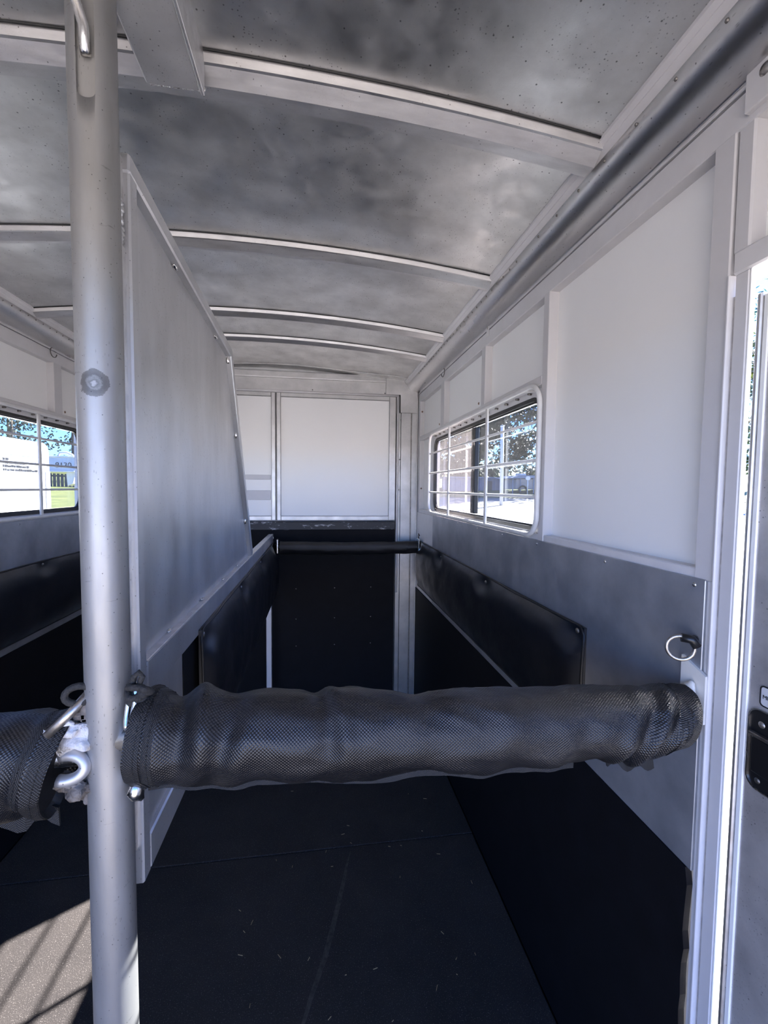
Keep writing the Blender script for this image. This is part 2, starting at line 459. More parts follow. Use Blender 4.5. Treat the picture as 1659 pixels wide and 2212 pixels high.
def roof_out(u, v):
    x = -1.275 + (.705 + 1.275) * u; y = YR + (2.92 - YR) * v
    return (x, y, arch(x) + .035)
mb.grid(roof_out, 20, 4, True)
ceil = struct(mb.build('ceiling', 'mill_roof'), 'dented bare aluminium roof sheet above the stalls', 'ceiling')
def bow(y0, h, wd, fl_):
    mb = MB(); prof = [(0, .004), (.004, -h * .50), (.009, -h * .52), (.012 + wd, -h), (.014 + wd, -h), (.014 + wd, -h + .003), (.020 + wd + fl_, -h + .003), (.020 + wd + fl_, .004)]
    def fn(u, v):
        x = MX(.562) + (.562 - MX(.562)) * u; k = min(len(prof) - 1, int(round(v * (len(prof) - 1))))
        return (x, y0 + prof[k][0], arch(x) + prof[k][1])
    n = len(prof) - 1
    mb.grid(fn, 30, n, False, False, True)
    for x in (MX(.562), .562):
        mb.face([(x, y0 + p[0], arch(x) + p[1]) for p in prof])
    return mb.build('roof_bow', 'mill_bow', ceil, True)
bow(BOWS[0], .034, .020, .024); bow(BOWS[1], .030, .018, .010); bow(BOWS[2], .028, .018, .010); bow(BOWS[3], .026, .016, .008)
bow(.02, .034, .020, .024)
for b_ in BOWS:  # thin black tube stands in for the gap shadow along each bow
    pts = [(MX(.556) + (.556 - MX(.556)) * k / 24, b_ - .001, arch(MX(.556) + (.556 - MX(.556)) * k / 24) - .0005) for k in range(25)]
    MB().tube(pts, .0022, 6).build('gap_shadow_line', 'gasket', ceil)
# longitudinal centre beam welded to the first bow
cb = MB().box(-.296, -.206, YR, .842, .690, .757, .003).build('centre_beam', 'mill_beam', ceil)
mb = MB().box(-.206, -.2005, YR, .842, .684, .757, .001); mb.build('beam_flange', 'mill_bow', ceil)
mb = MB()
for k in range(16):
    x = -.293 + .088 * k / 15
    mb.blob((x, .848, .7005 + .001 * random.random()), .0045, .5, 6, (1.1, 1, .8), k)
mb.build('weld_bead', 'bright_steel', ceil)
# wrinkled seam at the front edge of the sheet
mb = MB(); pts = []
for k in range(40):
    x = -.9 + 1.46 * k / 39; pts.append((x, 2.80 - .05 * max(0, (x - .25)) * 2.2 + .012 * math.sin(x * 7), arch(x) - .001))
mb.tube(pts, .0035, 6); mb.build('sheet_seam', 'mill_bow', ceil)

# ------------------------------------------------------------------ coves with their strips and rivets
def cove(name, side):
    g = (lambda x: x) if side > 0 else MX
    mb = MB()
    def fn(u, v):
        y = YR + (2.86 - YR) * u
        if v < .12:
            t = v / .12; return (g(.568 + .004 * t), y, .688 - .004 * t)
        if v > .9:
            t = (v - .9) / .1; return (g(.6505), y, .632 - .012 * t)
        t = (v - .12) / .78 * PI / 2
        return (g(.6505 - .0785 * math.cos(t) ** .9), y, .684 - .052 * math.sin(t) ** .9)
    mb.grid(fn, 40, 40, True, False, side < 0)
    o = struct(mb.build(name, 'mill_cove'), 'curved aluminium cove where the roof meets the %s wall' % ('right' if side > 0 else 'left'), 'trim')
    mb = MB()
    for (q0, q1, zz) in ((0, .34, .0), (.34, .70, .0018), (.70, 1.0, .0005)):
        xa, za = .553 + .023 * q0, .695 - .019 * q0; xb, zb = .553 + .023 * q1, .695 - .019 * q1
        mb.prism([(g(xa), YR, za - zz), (g(xb), YR, zb - zz), (g(xb), YR, zb + .012), (g(xa), YR, za + .014)], (0, 2.862 - YR, 0))
    mb.build('ribbed_strip', 'frame_paint_light', o, True)
    r0 = MB().dome((0, 0, 0), (-.93 * side, 0, -.35), .0032, .0028).build('rivet', 'dark_steel', o)
    ys = [-.41 + .09 * k for k in range(18)] + [1.25 + .047 * k for k in range(28)]
    r0.location = (g(.5735), ys[0], .6700)
    rep('rivet', r0, [(g(.5735), y, .6700) for y in ys[1:]], o)
    return o
cove('trim_1', 1); cove('trim_2', -1)

# ------------------------------------------------------------------ side walls
def side_wall(side):
    g = (lambda x: x) if side > 0 else MX
    W = lambda name, mat, par, x0, x1, *r: box(name, mat, par, g(x0), g(x1), *r)
    mb = MB(); B = lambda x0, x1, *r: mb.box(g(x0), g(x1), *r)
    B(.686, .706, 2.515, 2.92, FZ - .03, .715); B(.686, .706, 1.255, 2.515, FZ - .03, -.125); B(.686, .706, 1.255, 2.515, .285, .715)
    if side > 0:
        B(.686, .706, .662, 1.255, FZ - .03, .715); B(.686, .706, YR, .662, .345, .715); B(.686, .706, YR, -.17, FZ - .03, .34)
    else:
        B(.686, .706, YR, 1.255, FZ - .03, .715)
    wl = struct(mb.build('wall_right' if side > 0 else 'wall_left', 'trailer_white'), '%s side wall of the trailer' % ('right' if side > 0 else 'left'), 'wall')
    W('top_rail', 'frame_paint_light', wl, .652, .686, YR, 2.862, .566, .619, .002)
    W('rail_lip', 'frame_paint_light', wl, .6495, .66, YR, 2.862, .6215, .6285, .001)
    for (y0, y1, z0, z1) in ((1.224, 1.679, .336, .568), (1.719, 2.254, .336, .568), (2.317, 2.815, .336, .568), (2.56, 2.815, -.14, .314)):
        W('white_panel', 'white_panel', wl, .680, .687, y0 - .004, y1 + .004, z0 - .004, z1 + .004)
    W('white_panel', 'white_panel', wl, .680, .687, .666 if side > 0 else .10, 1.197, -.14, .57)
    if side > 0: W('white_panel', 'white_panel', wl, .680, .687, YR, .605, .37, .57)
    for (y0, y1, z0, z1) in ((1.193, 1.224, -.152, .568), (1.679, 1.719, .336, .568), (2.254, 2.317, .336, .568), (2.807, 2.862, -.152, .568)):
        W('wall_post', 'frame_paint', wl, .650, .687, y0, y1, z0, z1, .0015)
    W('window_rail', 'frame_paint', wl, .6492, .687, 1.224, 2.807, .312, .338, .002)
    W('sill_rail', 'frame_paint_light', wl, .653, .687, .628 if side > 0 else YR, 2.862, -.158, -.134, .002)
    # sill backing around the window opening
    mb = MB(); n = 7
    mb.ring(rrect(1.224, 2.565, -.15, .314, .004, g(.672), n), rrect(1.255, 2.515, -.125, .286, .060, g(.672), n), (.012 * side, 0, 0))
    mb.build('window_surround', 'frame_paint_light', wl, True)
    ks = .642 if side > 0 else YR
    W('kick_plate', 'kick_metal', wl, .6475, .656, ks, 2.44, -.668, -.151, .001)
    W('end_plate', 'frame_paint_light', wl, .649, .660, 2.44, 2.862, -.668, -.158, .001)
    mb = MB(); pts = []
    random.seed(3)
    nseg = 26
    for k in range(nseg + 1): pts.append((g(.645), ks + .004 + (.006 * random.random() if side > 0 else 0), FZ + (-.668 - FZ) * k / nseg))
    pts += [(g(.645), 2.862, -.668), (g(.645), 2.862, FZ)]
    mb.prism(pts, (.012 * side, 0, 0)); mb.build('rubber_liner', 'rubber_liner', wl, True)
    s0 = MB().dome((0, 0, 0), (-side, 0, 0), .0042, .0022).build('screw', 'bright_steel', wl)
    ys = [.664, .905, 1.22, 1.47, 1.72, 1.98, 2.24]
    if side < 0: ys = [.1, .4] + ys
    s0.location = (g(.6475), ys[0], -.163); rep('screw', s0, [(g(.6475), y, -.163) for y in ys[1:]], wl)
    for (y, z) in ((1.74, .352), (2.335, .352), (2.80, .50), (2.80, .0)):
        MB().dome((g(.664) if y > 2.7 else g(.65), y if y < 2.7 else 2.806, z), (-side, 0, 0) if y < 2.7 else (0, -1, 0), .006, .004).build('rusty_bolt', 'brown_rust', wl)
    return wl
wr = side_wall(1)
# door jamb, header and the odd plates at the rear of the right wall
box('jamb_post', 'frame_paint', wr, .650, .687, .630, .668, -.152, .568, .002)
box('jamb_strip', 'frame_paint_light', wr, .6505, .687, .630, .6415, FZ, -.152, .0015)
box('jamb_bead', 'frame_paint_light', wr, .646, .664, .6245, .630, FZ, .345, .0018)
box('jamb_face', 'frame_paint', wr, .652, .662, .598, .6205, FZ, .342, .0015)
box('jamb_edge', 'white_panel', wr, .6535, .662, .5945, .598, FZ, .342, .001)
box('caulk_line', 'caulk', wr, .655, .662, .6205, .6250, FZ, .31)
box('short_post', 'frame_paint', wr, .652, .687, .600, .628, .376, .568, .003)
box('door_header', 'frame_paint_light', wr, .650, .690, YR, .6245, .342, .378, .003)
box('header_plate', 'frame_paint_light', wr, .6425, .653, .47, .612, .576, .645, .0015)
MB().dome((.6425, .581, .617), (-1, 0, 0), .0095, .0045, 14).build('plate_bolt', 'old_steel', wr)
box('plate_slot', 'dark_void', wr, .6415, .643, .535, .553, .605, .634)
wl = side_wall(-1)

# unseen rear header, added to keep sky light off the upper interior
hd = struct(MB().box(-1.275, .706, YR - .04, YR + .02, .40, .77).build('trim_3', 'frame_paint'), 'unseen painted header added over the open rear to block sky light', 'trim')
for x in (-1.265, .615):
    box('corner_post', 'frame_paint', hd, x, x + .08, YR - .04, YR + .02, FZ - .05, .40, .004)

# ------------------------------------------------------------------ windows and guards
def window(name, side):
    g = (lambda x: x) if side > 0 else MX
    n = 8
    mb = MB(); mb.ring(rrect(1.250, 2.520, -.130, .291, .066, g(.669), n), rrect(1.263, 2.507, -.117, .278, .054, g(.669), n), (.018 * side, 0, 0))
    fr = struct(mb.build(name, 'gasket', None, True), 'long sliding window with black rubber frame in the %s wall' % ('right' if side > 0 else 'left'), 'window')
    mb = MB(); mb.ring(rrect(1.263, 2.507, -.117, .278, .054, g(.678), n), rrect(1.268, 2.502, -.112, .273, .050, g(.678), n), (.009 * side, 0, 0))
    mb.build('inner_frame', 'black_plastic', fr, True)
    box('sash_bar', 'black_plastic', fr, g(.668), g(.688), 1.825, 1.848, -.108, .268, .002)
    box('sash_bar', 'black_plastic', fr, g(.672), g(.690), 1.858, 1.882, -.108, .268, .002)
    box('sash_strip', 'dark_steel', fr, g(.666), g(.680), 1.848, 1.858, -.108, .268)
    mb = MB(); pts = rrect(1.27, 1.85, -.110, .270, .045, g(.681), n); mb.prism(pts, (.003 * side, 0, 0)); mb.build('pane', 'pane_clear', fr, True)
    mb = MB(); pts = rrect(1.86, 2.50, -.110, .270, .045, g(.685), n); mb.prism(pts, (.003 * side, 0, 0)); mb.build('pane', 'pane_screen' if side > 0 else 'pane_clear', fr, True)
    s0 = MB().tube([(0, 0, 0), (-.012 * side, 0, 0)], .0038, 7).build('frame_screw', 'dark_steel', fr)
    ys = [1.33 + .088 * k for k in range(14)]
    s0.location = (g(.672), ys[0], .305)
    rep('frame_screw', s0, [(g(.672), y, .305) for y in ys[1:]] + [(g(.672), y + .03, -.142) for y in ys], fr)
    return fr
window('window_1', 1); window('window_2', -1)

def guard(side, label):
    g = (lambda x: x) if side > 0 else MX
    x = .638; k = x / .65
    ya, yb, za, zb = 1.226 * k, 2.555 * k, -.148 * k, .325 * k
    t = empty('window_guard', (g(x), (ya + yb) / 2, za)); tag(t, label, 'window guard')
    pts = rrect(ya + .006, yb - .004, za + .006, zb - .006, .062, g(x), 8)
    mb = MB(); mb.tube(pts, .0078, 10, True); mb.build('outer_frame', 'guard_paint', t)
    for y in (1.646 * k, 2.150 * k):
        MB().box(g(x - .004), g(x + .004), y - .0085, y + .0085, za + .003, zb - .003, .0015).build('upright_bar', 'guard_paint', t)
    for z in (.206, .090, -.022):
        MB().tube([(g(x + .004), ya + .004, z * k), (g(x + .004), yb - .004, z * k)], .0050, 8).build('cross_bar', 'guard_paint', t)
    for y in (ya + .11, yb - .11):
        MB().box(g(.64), g(.674), y - .008, y + .008, za + .001, za + .013, .001).build('mount_tab', 'guard_paint', t)
        MB().box(g(.64), g(.674), y - .008, y + .008, zb - .013, zb - .001, .001).build('mount_tab', 'guard_paint', t)
guard(1, 'white barred guard over the right wall window beside the big white panel')
guard(-1, 'white barred guard over the left wall window behind the round post')

# small tie hooks hanging on the top rails
def hook(side, y, label, kind):
    g = (lambda x: x) if side > 0 else MX
    if kind == 'tab':
        t = empty('rail_tab', (g(.65), y, .60)); tag(t, label, 'bracket')
        MB().box(g(.6485), g(.6515), y - .012, y + .012, .595, .640, .001).build('plate', 'frame_paint_light', t)
        MB().dome((g(.6485), y, .629), (-side, 0, 0), .006, .003).build('bolt', 'old_steel', t)
    else:
        pts = []
        for k in range(15):
            an = math.radians(100 + 250 * k / 14); pts.append((g(.644 - .006 * (k / 14)), y + .021 * math.cos(an), .607 + .021 * math.sin(an)))
        o = MB().tube(pts, .0022, 7).build('tie_hook', 'dark_steel'); tag(o, label, 'hook')
hook(1, 1.66, 'small painted tab with bolt on right top rail above the window', 'tab')
hook(1, 2.25, 'small dark tie hook on the right top rail near front bulkhead', 'hook')
hook(-1, 2.24, 'open dark tie hook hanging on the left top rail', 'hook')

# ------------------------------------------------------------------ front bulkhead
yF = Y1
mb = MB(); mb.box(-1.275, .706, yF + .02, yF + .045, FZ - .03, .76)
wf = struct(mb.build('wall_front', 'trailer_white'), 'front bulkhead of the trailer behind the breast bar', 'wall')
box('header', 'mill_frame', wf, -1.16, .435, yF - .012, yF + .02, .612, .735, .002)
box('header_lip', 'mill_bow', wf, -1.16, .435, yF - .020, yF - .010, .690, .700, .001)
box('header_joint', 'caulk', wf, .200, .2025, yF - .0135, yF - .011, .62, .69)
mb = MB(); mb.prism([(.431, yF - .030, .715), (.590, yF - .030, .715), (.594, yF - .030, .680), (.640, yF - .030, .630), (.640, yF - .030, .497), (.528, yF - .030, .497), (.528, yF - .030, .612), (.431, yF - .030, .612)], (0, .05, 0))
mb.build('corner_plate', 'mill_frame', wf, True)
for xs in ((.505, .533), (.533, .600), (.606, .640)):
    box('corner_column', 'mill_frame', wf, xs[0], xs[1], yF - (.016 if xs[0] < .52 else .028), yF + .02, FZ, .497, .002)
box('column_groove', 'dark_steel', wf, .600, .606, yF - .022, yF + .02, FZ, .497)
box('column_edge', 'mill_bow', wf, .640, .6475, yF - .020, yF + .02, FZ, .60, .001)
MB().tube([(.512, yF - .022, -.70), (.512, yF - .022, .603)], .0085, 10).build('seal_tube', 'frame_paint_light', wf)
MB().tube([(-1.10, yF - .022, .606), (.514, yF - .022, .606)], .0075, 10).build('seal_tube', 'frame_paint_light', wf)
for (x0, x1, z) in ((MX(.505), .500, -.235),):
    box('liner_edge', 'worn_black', wf, x0, x1, yF - .030, yF + .02, -.275, -.222, .002)
    box('rubber_liner', 'rubber_liner', wf, x0, .497, yF - .026, yF + .02, FZ, -.275, .001)
b0 = MB().dome((0, 0, 0), (0, -1, 0), .0035, .002, 6).build('screw', 'old_steel', wf)
L = [(x, yF - .026, z) for x in (-.15, .10, .34) for z in (-.66, -.86, -1.04)]
b0.location = L[0]; rep('screw', b0, L[1:], wf)
for (x, z) in ((-.045, .625), (.425, .622), (.530, .45), (.527, .19), (.522, -.01)):
    MB().dome((x, yF - (.014 if x < .5 else .029), z), (0, -1, 0), .004, .003, 7).build('rivet', 'dark_steel', wf)
def leaf(name, x0, x1, label, slats):
    y = yF
    fr = MB(); fr.box(x0, x1, y - .006, y + .018, -.20, .588)
    o = struct(fr.build(name, 'white_panel'), label, 'door')
    sw = .026
    for (a, b, c, d) in ((x0, x0 + sw, -.215, .600), (x1 - (.045 if x1 > 0 else sw), x1, -.215, .600), (x0 + sw, x1 - (.045 if x1 > 0 else sw), .572, .600), (x0 + sw, x1 - (.045 if x1 > 0 else sw), -.215, -.185)):
        MB().box(a, b, y - .022, y + .004, c, d, .003).build('frame_bar', 'mill_frame', o)
    if slats:
        for (z0, z1) in ((.047, .077), (-.082, -.022)):
            MB().box(x0 + .03, x1 - .032, y - .013, y - .002, z0, z1, .002).build('slat', 'frame_paint', o)
leaf('door_1', -.270, .500, 'white panelled bulkhead door leaf with aluminium frame facing the right stall', False)
leaf('door_2', -1.050, -.277, 'white bulkhead door leaf with two grey slats behind the divider', True)

# ------------------------------------------------------------------ round post
PX, PY, PR = -.3145, .695, .0305
SCAR = (PX - .0015, PY - PR, .150)
def solve_scar():
    # point on the pipe's camera side, a little left of its middle line
    an = math.atan2(-PY, -PX) - .265
    return (PX + PR * math.cos(an), PY + PR * math.sin(an), .142)
SCAR = solve_scar()
post = empty('divider_post', (PX, PY, FZ)); tag(post, 'round bare aluminium post with a ground-off scar carrying the stall divider', 'post')
SCAR = (SCAR[0] - PX, SCAR[1] - PY, SCAR[2] - FZ)
post_mat()
mb = MB()
def pipe(u, v):
    return (PX + PR * math.cos(2 * PI * v), PY + PR * math.sin(2 * PI * v), FZ + (.757 - FZ) * u)
mb.grid(pipe, 40, 72, True, True, True)
n0 = len(mb.v)
def pipe_in(u, v):
    return (PX + (PR - .0035) * math.cos(2 * PI * v), PY + (PR - .0035) * math.sin(2 * PI * v), FZ + (.757 - FZ) * u)
mb.grid(pipe_in, 40, 72, True, True, False)
i0, i1 = 0, 40 * 72
for k in range(72):
    k1 = (k + 1) % 72
    mb.f.append([k, k1, n0 + k1, n0 + k]); mb.sm.append(False)
    mb.f.append([i1 + k1, i1 + k, n0 + i1 + k, n0 + i1 + k1]); mb.sm.append(False)
pipe_o = mb.build('pipe', 'mill_post_scarred', post, True)
# slot cut into the pipe near its top
an = math.atan2(-PY, -PX) - .30
sd = Vector((math.cos(an), math.sin(an), 0)); st = Vector((-sd.y, sd.x, 0))
cut = MB(); pts = []
c0 = Vector((PX, PY, 0)) + sd * (PR + .01)
for k in range(13):
    a2 = PI + PI * k / 12; pts.append(c0 + st * (.0112 * math.cos(a2)) + Vector((0, 0, .530 + .0112 * math.sin(a2))))
pts += [c0 + st * .0112 + Vector((0, 0, .68)), c0 - st * .0112 + Vector((0, 0, .68))]
cut.prism(pts, -sd * .028)
co = cut.build('slot_cutter', 'mill_post', post, True)
md = pipe_o.modifiers.new('slot', 'BOOLEAN'); md.object = co; md.operation = 'DIFFERENCE'; md.solver = 'EXACT'
dg = bpy.context.evaluated_depsgraph_get(); dg.update()
me = bpy.data.meshes.new_from_object(pipe_o.evaluated_get(dg)); pipe_o.modifiers.clear(); pipe_o.data = me
bpy.data.objects.remove(co, do_unlink=True)
# plate seen inside the slot and the pin that drops into it
cc = Vector((PX, PY, 0)) + sd * (PR - .0085)
MB().obox(cc + Vector((0, 0, .60)), sd * .001, st * .013, Vector((0, 0, .09)), 0).build('slot_backing', 'mill_post', post)
p1 = Vector((PX, PY, .582)) + sd * (PR - .004)
pin = MB().tube([p1 + Vector((0, 0, -.004)) - sd * .004, p1 + Vector((0, 0, .000)), p1 + sd * .010 - st * -.002 + Vector((0, 0, .022)), p1 + sd * .016 + st * -.006 + Vector((0, 0, .05)), p1 + sd * .018 + st * -.012 + Vector((0, 0, .085))], .0068, 12)
tag(pin.build('door_pin', 'bright_steel'), 'bent steel pin dropping into the slot near the top of the post', 'pin')
# weld beads joining the divider to the post
XD_ = -.288
mb = MB()
for k in range(13):
    mb.blob((XD_ - .012 + .002 * random.random(), .729 + .003 * random.random(), .368 + .062 * k / 12), .0062 + .002 * random.random(), .7, 7, (.7, 1.2, .7), k + 30)
mb.build('weld_bead', 'mill_bow', post)

# ------------------------------------------------------------------ stall divider
XD = -.288
dv = empty('stall_divider', (XD - .014, 1.7, -.67)); tag(dv, 'aluminium stall divider with slanted head panel standing behind the round post', 'divider')
def dbar(name, p0, p1, h, mat='mill_divider', wd=.030, ch=.003, dx=0.0):
    return MB().bar((XD + dx - wd / 2, *p0), (XD + dx - wd / 2, *p1), wd, h, ch).build(name, mat, dv)
dbar('near_tube', (.757, -.665), (.757, .494), .030)
MB().box(XD - .024, XD - .008, .722, .743, -.60, .365, .001).build('hinge_strip', 'mill_bow', dv)
MB().box(XD - .022, XD - .009, .722, .743, .435, .498, .001).build('hinge_strip', 'mill_bow', dv)
dbar('top_tube', (.740, .4915), (1.530, .440), .030, dx=.0012)
dbar('far_tube', (1.520, .447), (1.945, -.295), .034, dx=.0006)
dbar('middle_rail', (.772, -.327), (2.80, -.327), .064, dx=.0009)
dbar('bottom_rail', (.772, -.633), (2.72, -.633), .064)
MB().box(XD - .012, XD + .001, .772, 2.80, -.298, -.2945, .001).build('rail_bead', 'mill_bow', dv)
MB().box(XD - .030, XD, 2.675, 2.715, FZ, -.60, .002).build('far_leg', 'frame_paint', dv)
mb = MB(); mb.prism([(XD - .020, .765, -.30), (XD - .020, 1.94, -.30), (XD - .020, 1.525, .448), (XD - .020, .750, .492)], (.0035, 0, 0))
mb.build('head_panel', 'mill_divider', dv, True)
MB().box(XD - .018, XD - .010, .772, .992, -.61, -.355, 0).build('lower_plate', 'mill_divider', dv)
MB().box(XD - .018, XD - .008, .992, 2.74, -.62, -.355, 0).build('rubber_liner', 'rubber_liner', dv)
for (y, z) in ((.92, -.292), (1.17, -.292), (1.42, -.292), (1.66, -.292)):
    MB().blob((XD - .013, y, z), .005, .5, 6, (1, 1.8, .7), int(y * 10)).build('weld_spot', 'bright_steel', dv)
for t in (.32, .78):
    MB().blob((XD - .013, .745 + .785 * t, .474 - .05 * t), .0055, .5, 6, (1, 2.6, .8), int(t * 9) + 60).build('weld_spot', 'bright_steel', dv)
for t in (.03, .34, .78):
    MB().blob((XD - .012, 1.505 + .425 * t, .44 - .742 * t), .006, .5, 6, (1, 1, 2.2), int(t * 9) + 80).build('weld_spot', 'bright_steel', dv)
MB().blob((XD - .01, 2.81, -.325), .018, .4, 8, (1, .8, 1)).build('end_lug', 'bright_steel', dv)

# ------------------------------------------------------------------ vinyl pads
def pad(name, label, side, xb, y0, y1, z0, z1, buttons, bulge=.026, edge=.010, mat='pad_vinyl'):
    """side = direction (+1/-1 along X) the padding swells to"""
    t = empty(name, (xb, (y0 + y1) / 2, z0)); tag(t, label, 'pad', 'wall pads') if False else tag(t, label, 'pad')
    def thick(y, z):
        u = (y - y0) / (y1 - y0); v = (z - z0) / (z1 - z0)
        e = min((y - y0), (y1 - y), ) / .05; q = min(1, e); q = 1 - (1 - q) ** 2
        p = 1 - abs(2 * v - 1) ** 3.5
        h = edge + bulge * q * p * (1 + .12 * noise.noise(Vector((y * 3, z * 5, xb))))
        for (by, bz) in buttons:
            dy, dz = (y - by) / .085, (z - bz) / .055
            r2 = dy * dy + dz * dz
            h -= (edge + bulge * q * p - .006) * math.exp(-r2 * 2.4) * .95
        h += .0025 * noise.noise(Vector((y * 9, z * 11, 4 + xb)))
        return max(.004, h)
    mb = MB(); ny, nz = 150, 34
    def fn(u, v):
        y = y0 + (y1 - y0) * u; z = z0 + (z1 - z0) * v
        sag = .004 * noise.noise(Vector((y * 2.2, 1.7, xb)))
        if v > .97: z += sag
        return (xb + side * thick(y, z), y, z)
    mb.grid(fn, ny, nz, True, False, side < 0)
    rim = [fn(a / ny, 0) for a in range(ny + 1)] + [fn(1, b / nz) for b in range(1, nz + 1)] + [fn(a / ny, 1) for a in range(ny - 1, -1, -1)] + [fn(0, b / nz) for b in range(nz - 1, 0, -1)]
    for k in range(len(rim)):
        p, q = Vector(rim[k]), Vector(rim[(k + 1) % len(rim)])
        mb.face([p, (xb, p.y, p.z), (xb, q.y, q.z), q])
    mb.face([(xb, y0, z0), (xb, y0, z1), (xb, y1, z1), (xb, y1, z0)])
    mb.build('cushion', mat, t, True)
    piping = [Vector(r) for r in rim[::3]]
    MB().tube(piping, .0035, 6, True).build('piping', 'hem_vinyl', t)
    for (by, bz) in buttons:
        MB().dome((xb + side * .006, by, bz), (side, 0, 0), .008, .005, 10).build('button', 'dark_steel', t)
    return t
pad('wall_pad', 'long black vinyl pad buttoned to the right wall below the window', -1, .6475, .962, 2.752, -.632, -.338, [(.990, -.352), (1.60, -.362), (2.23, -.365), (2.70, -.365)])
pad('wall_pad', 'long black vinyl pad buttoned to the left wall behind the post', 1, MX(.6475), .962, 2.752, -.632, -.338, [(.990, -.352), (1.55, -.362), (2.11, -.352), (2.70, -.365)])
pad('divider_pad', 'black vinyl pad hanging on the right face of the stall divider', 1, XD + .001, 1.082, 2.785, -.690, -.345, [(1.100, -.362), (1.62, -.365), (2.15, -.365), (2.70, -.37)], .030, .009)

# ------------------------------------------------------------------ bars
def sleeve(name, p0, p1, ra, rb, seedv, folds, parent, nu=150, nv=60, mat='bar_vinyl', amp=1.0, sag=.006, cut0=0.0, cut1=0.0):
    p0, p1 = Vector(p0), Vector(p1); ax = (p1 - p0); Ln = ax.length; d = ax.normalized()
    up = Vector((0, 0, 1)); up = (up - d * up.dot(d)).normalized(); sd_ = d.cross(up)
    def fn(u, v):
        th = 2 * PI * v; r = ra + (rb - ra) * u
        c = p0 + ax * u - up * (sag * math.sin(PI * u))
        s = u * Ln
        w = noise.noise(Vector((s * 9, math.cos(th) * 1.1 + seedv, math.sin(th) * 1.1))) * .0042
        w += noise.noise(Vector((s * 21 + th * .6, math.cos(th) * 1.6 + seedv, math.sin(th) * 1.6 + 5))) * .0022
        # diagonal creases sagging toward the hem
        cr = math.sin(s * 38 + 2.2 * math.sin(th) + seedv + 3 * noise.noise(Vector((s * 3, seedv, 0))))
        lo = max(0, -math.cos(th + .5)) ** 2
        w += .0040 * cr * lo + .0022 * abs(noise.noise(Vector((s * 13 - 1.6 * math.sin(th), seedv + 2.2 * math.cos(th), 7)))) ** .7 * (-1.6)
        for (su, wd, a, ph) in folds:
            x = (s - su - .02 * math.sin(th + ph)) / wd
            w += a * math.exp(-x * x) * (.55 + .45 * math.cos(th - ph))
        r2 = r + w * amp
        off = d * (cut0 * (1 - u) ** 6 * math.cos(th) + cut1 * u ** 6 * math.cos(th))
        tear = max(0, -math.cos(th)) ** 6 * .010
        return c + off + up * math.cos(th) * (r2 + tear) + sd_ * math.sin(th) * r2
    mb = MB()
    circ = 2 * PI * ra
    mb.grid(fn, nu, nv, True, True, False, lambda u, v: (u * Ln, v * circ))
    # turned-in ends
    for (u, sgn) in ((0, 1), (1, -1)):
        ringp = [Vector(fn(u, k / nv)) for k in range(nv)]
        cen = sum(ringp, Vector()) / nv
        i = len(mb.v)
        inner = [cen + (p - cen) * .86 + d * sgn * .012 for p in ringp]
        mb.v += ringp + inner
        for k in range(nv):
            k1 = (k + 1) % nv
            mb.f.append([i + k, i + k1, i + nv + k1, i + nv + k]); mb.sm.append(True)
        mb.f.append([i + nv + k for k in range(nv)]); mb.sm.append(False)
    return mb.build(name, mat, parent, True), fn, d, up, sd_, Ln
def band(fn, u0, u1, parent, name='binding', lift=1.012, mat='hem_vinyl', nv=60):
    mb = MB()
    def g(u, v):
        uu = u0 + (u1 - u0) * u; p = Vector(fn(uu, v)); q = (Vector(fn(uu, v)) + Vector(fn(uu, v + .5))) / 2
        return q + (p - q) * (lift + .004 * math.sin(PI * u))
    mb.grid(g, 3, nv, True, True, False, lambda u, v: (u * .02, v * .43))
    return mb.build(name, mat, parent, True)
def stitch(fn, u, parent, nv=72):
    mb = MB()
    for k in range(nv):
        a, b = k / nv, (k + .62) / nv
        q = (Vector(fn(u, a)) + Vector(fn(u, a + .5))) / 2
        P = [q + (Vector(fn(u, t)) - q) * 1.022 for t in (a, b)]
        mb.tube(P, .0006, 4)
    o = mb.build('stitching', 'dark_cord', parent); o['kind'] = 'stuff'; return o
def hem(fn, parent, u0, u1, h0, h1, name='hem', seedv=0, n=60, flare=.0):
    mb = MB(); 
    def g(u, v):
        uu = u0 + (u1 - u0) * u; p = Vector(fn(uu, .5)); h = h0 + (h1 - h0) * u
        wv = .003 * noise.noise(Vector((uu * 14, seedv, 0)))
        return p + Vector((0, wv - flare * v, .004 - (h + .004) * v * (1 + .07 * noise.noise(Vector((uu * 8, seedv, 3))))))
    mb.grid(g, n, 3, True, False, False, lambda u, v: (u * .8, v * .03))
    def g2(u, v):
        p = Vector(g(u, v)); return p + Vector((0, .0035, 0))
    mb.grid(g2, n, 3, True, False, True, lambda u, v: (u * .8, v * .03))
    for v in (0, 1):
        for k in range(n):
            mb.face([g(k / n, v), g((k + 1) / n, v), g2((k + 1) / n, v), g2(k / n, v)])
    for u in (0, 1):
        for k in range(3): mb.face([g(u, k / 3), g(u, (k + 1) / 3), g2(u, (k + 1) / 3), g2(u, k / 3)])
    return mb.build(name, 'hem_vinyl', parent, True)

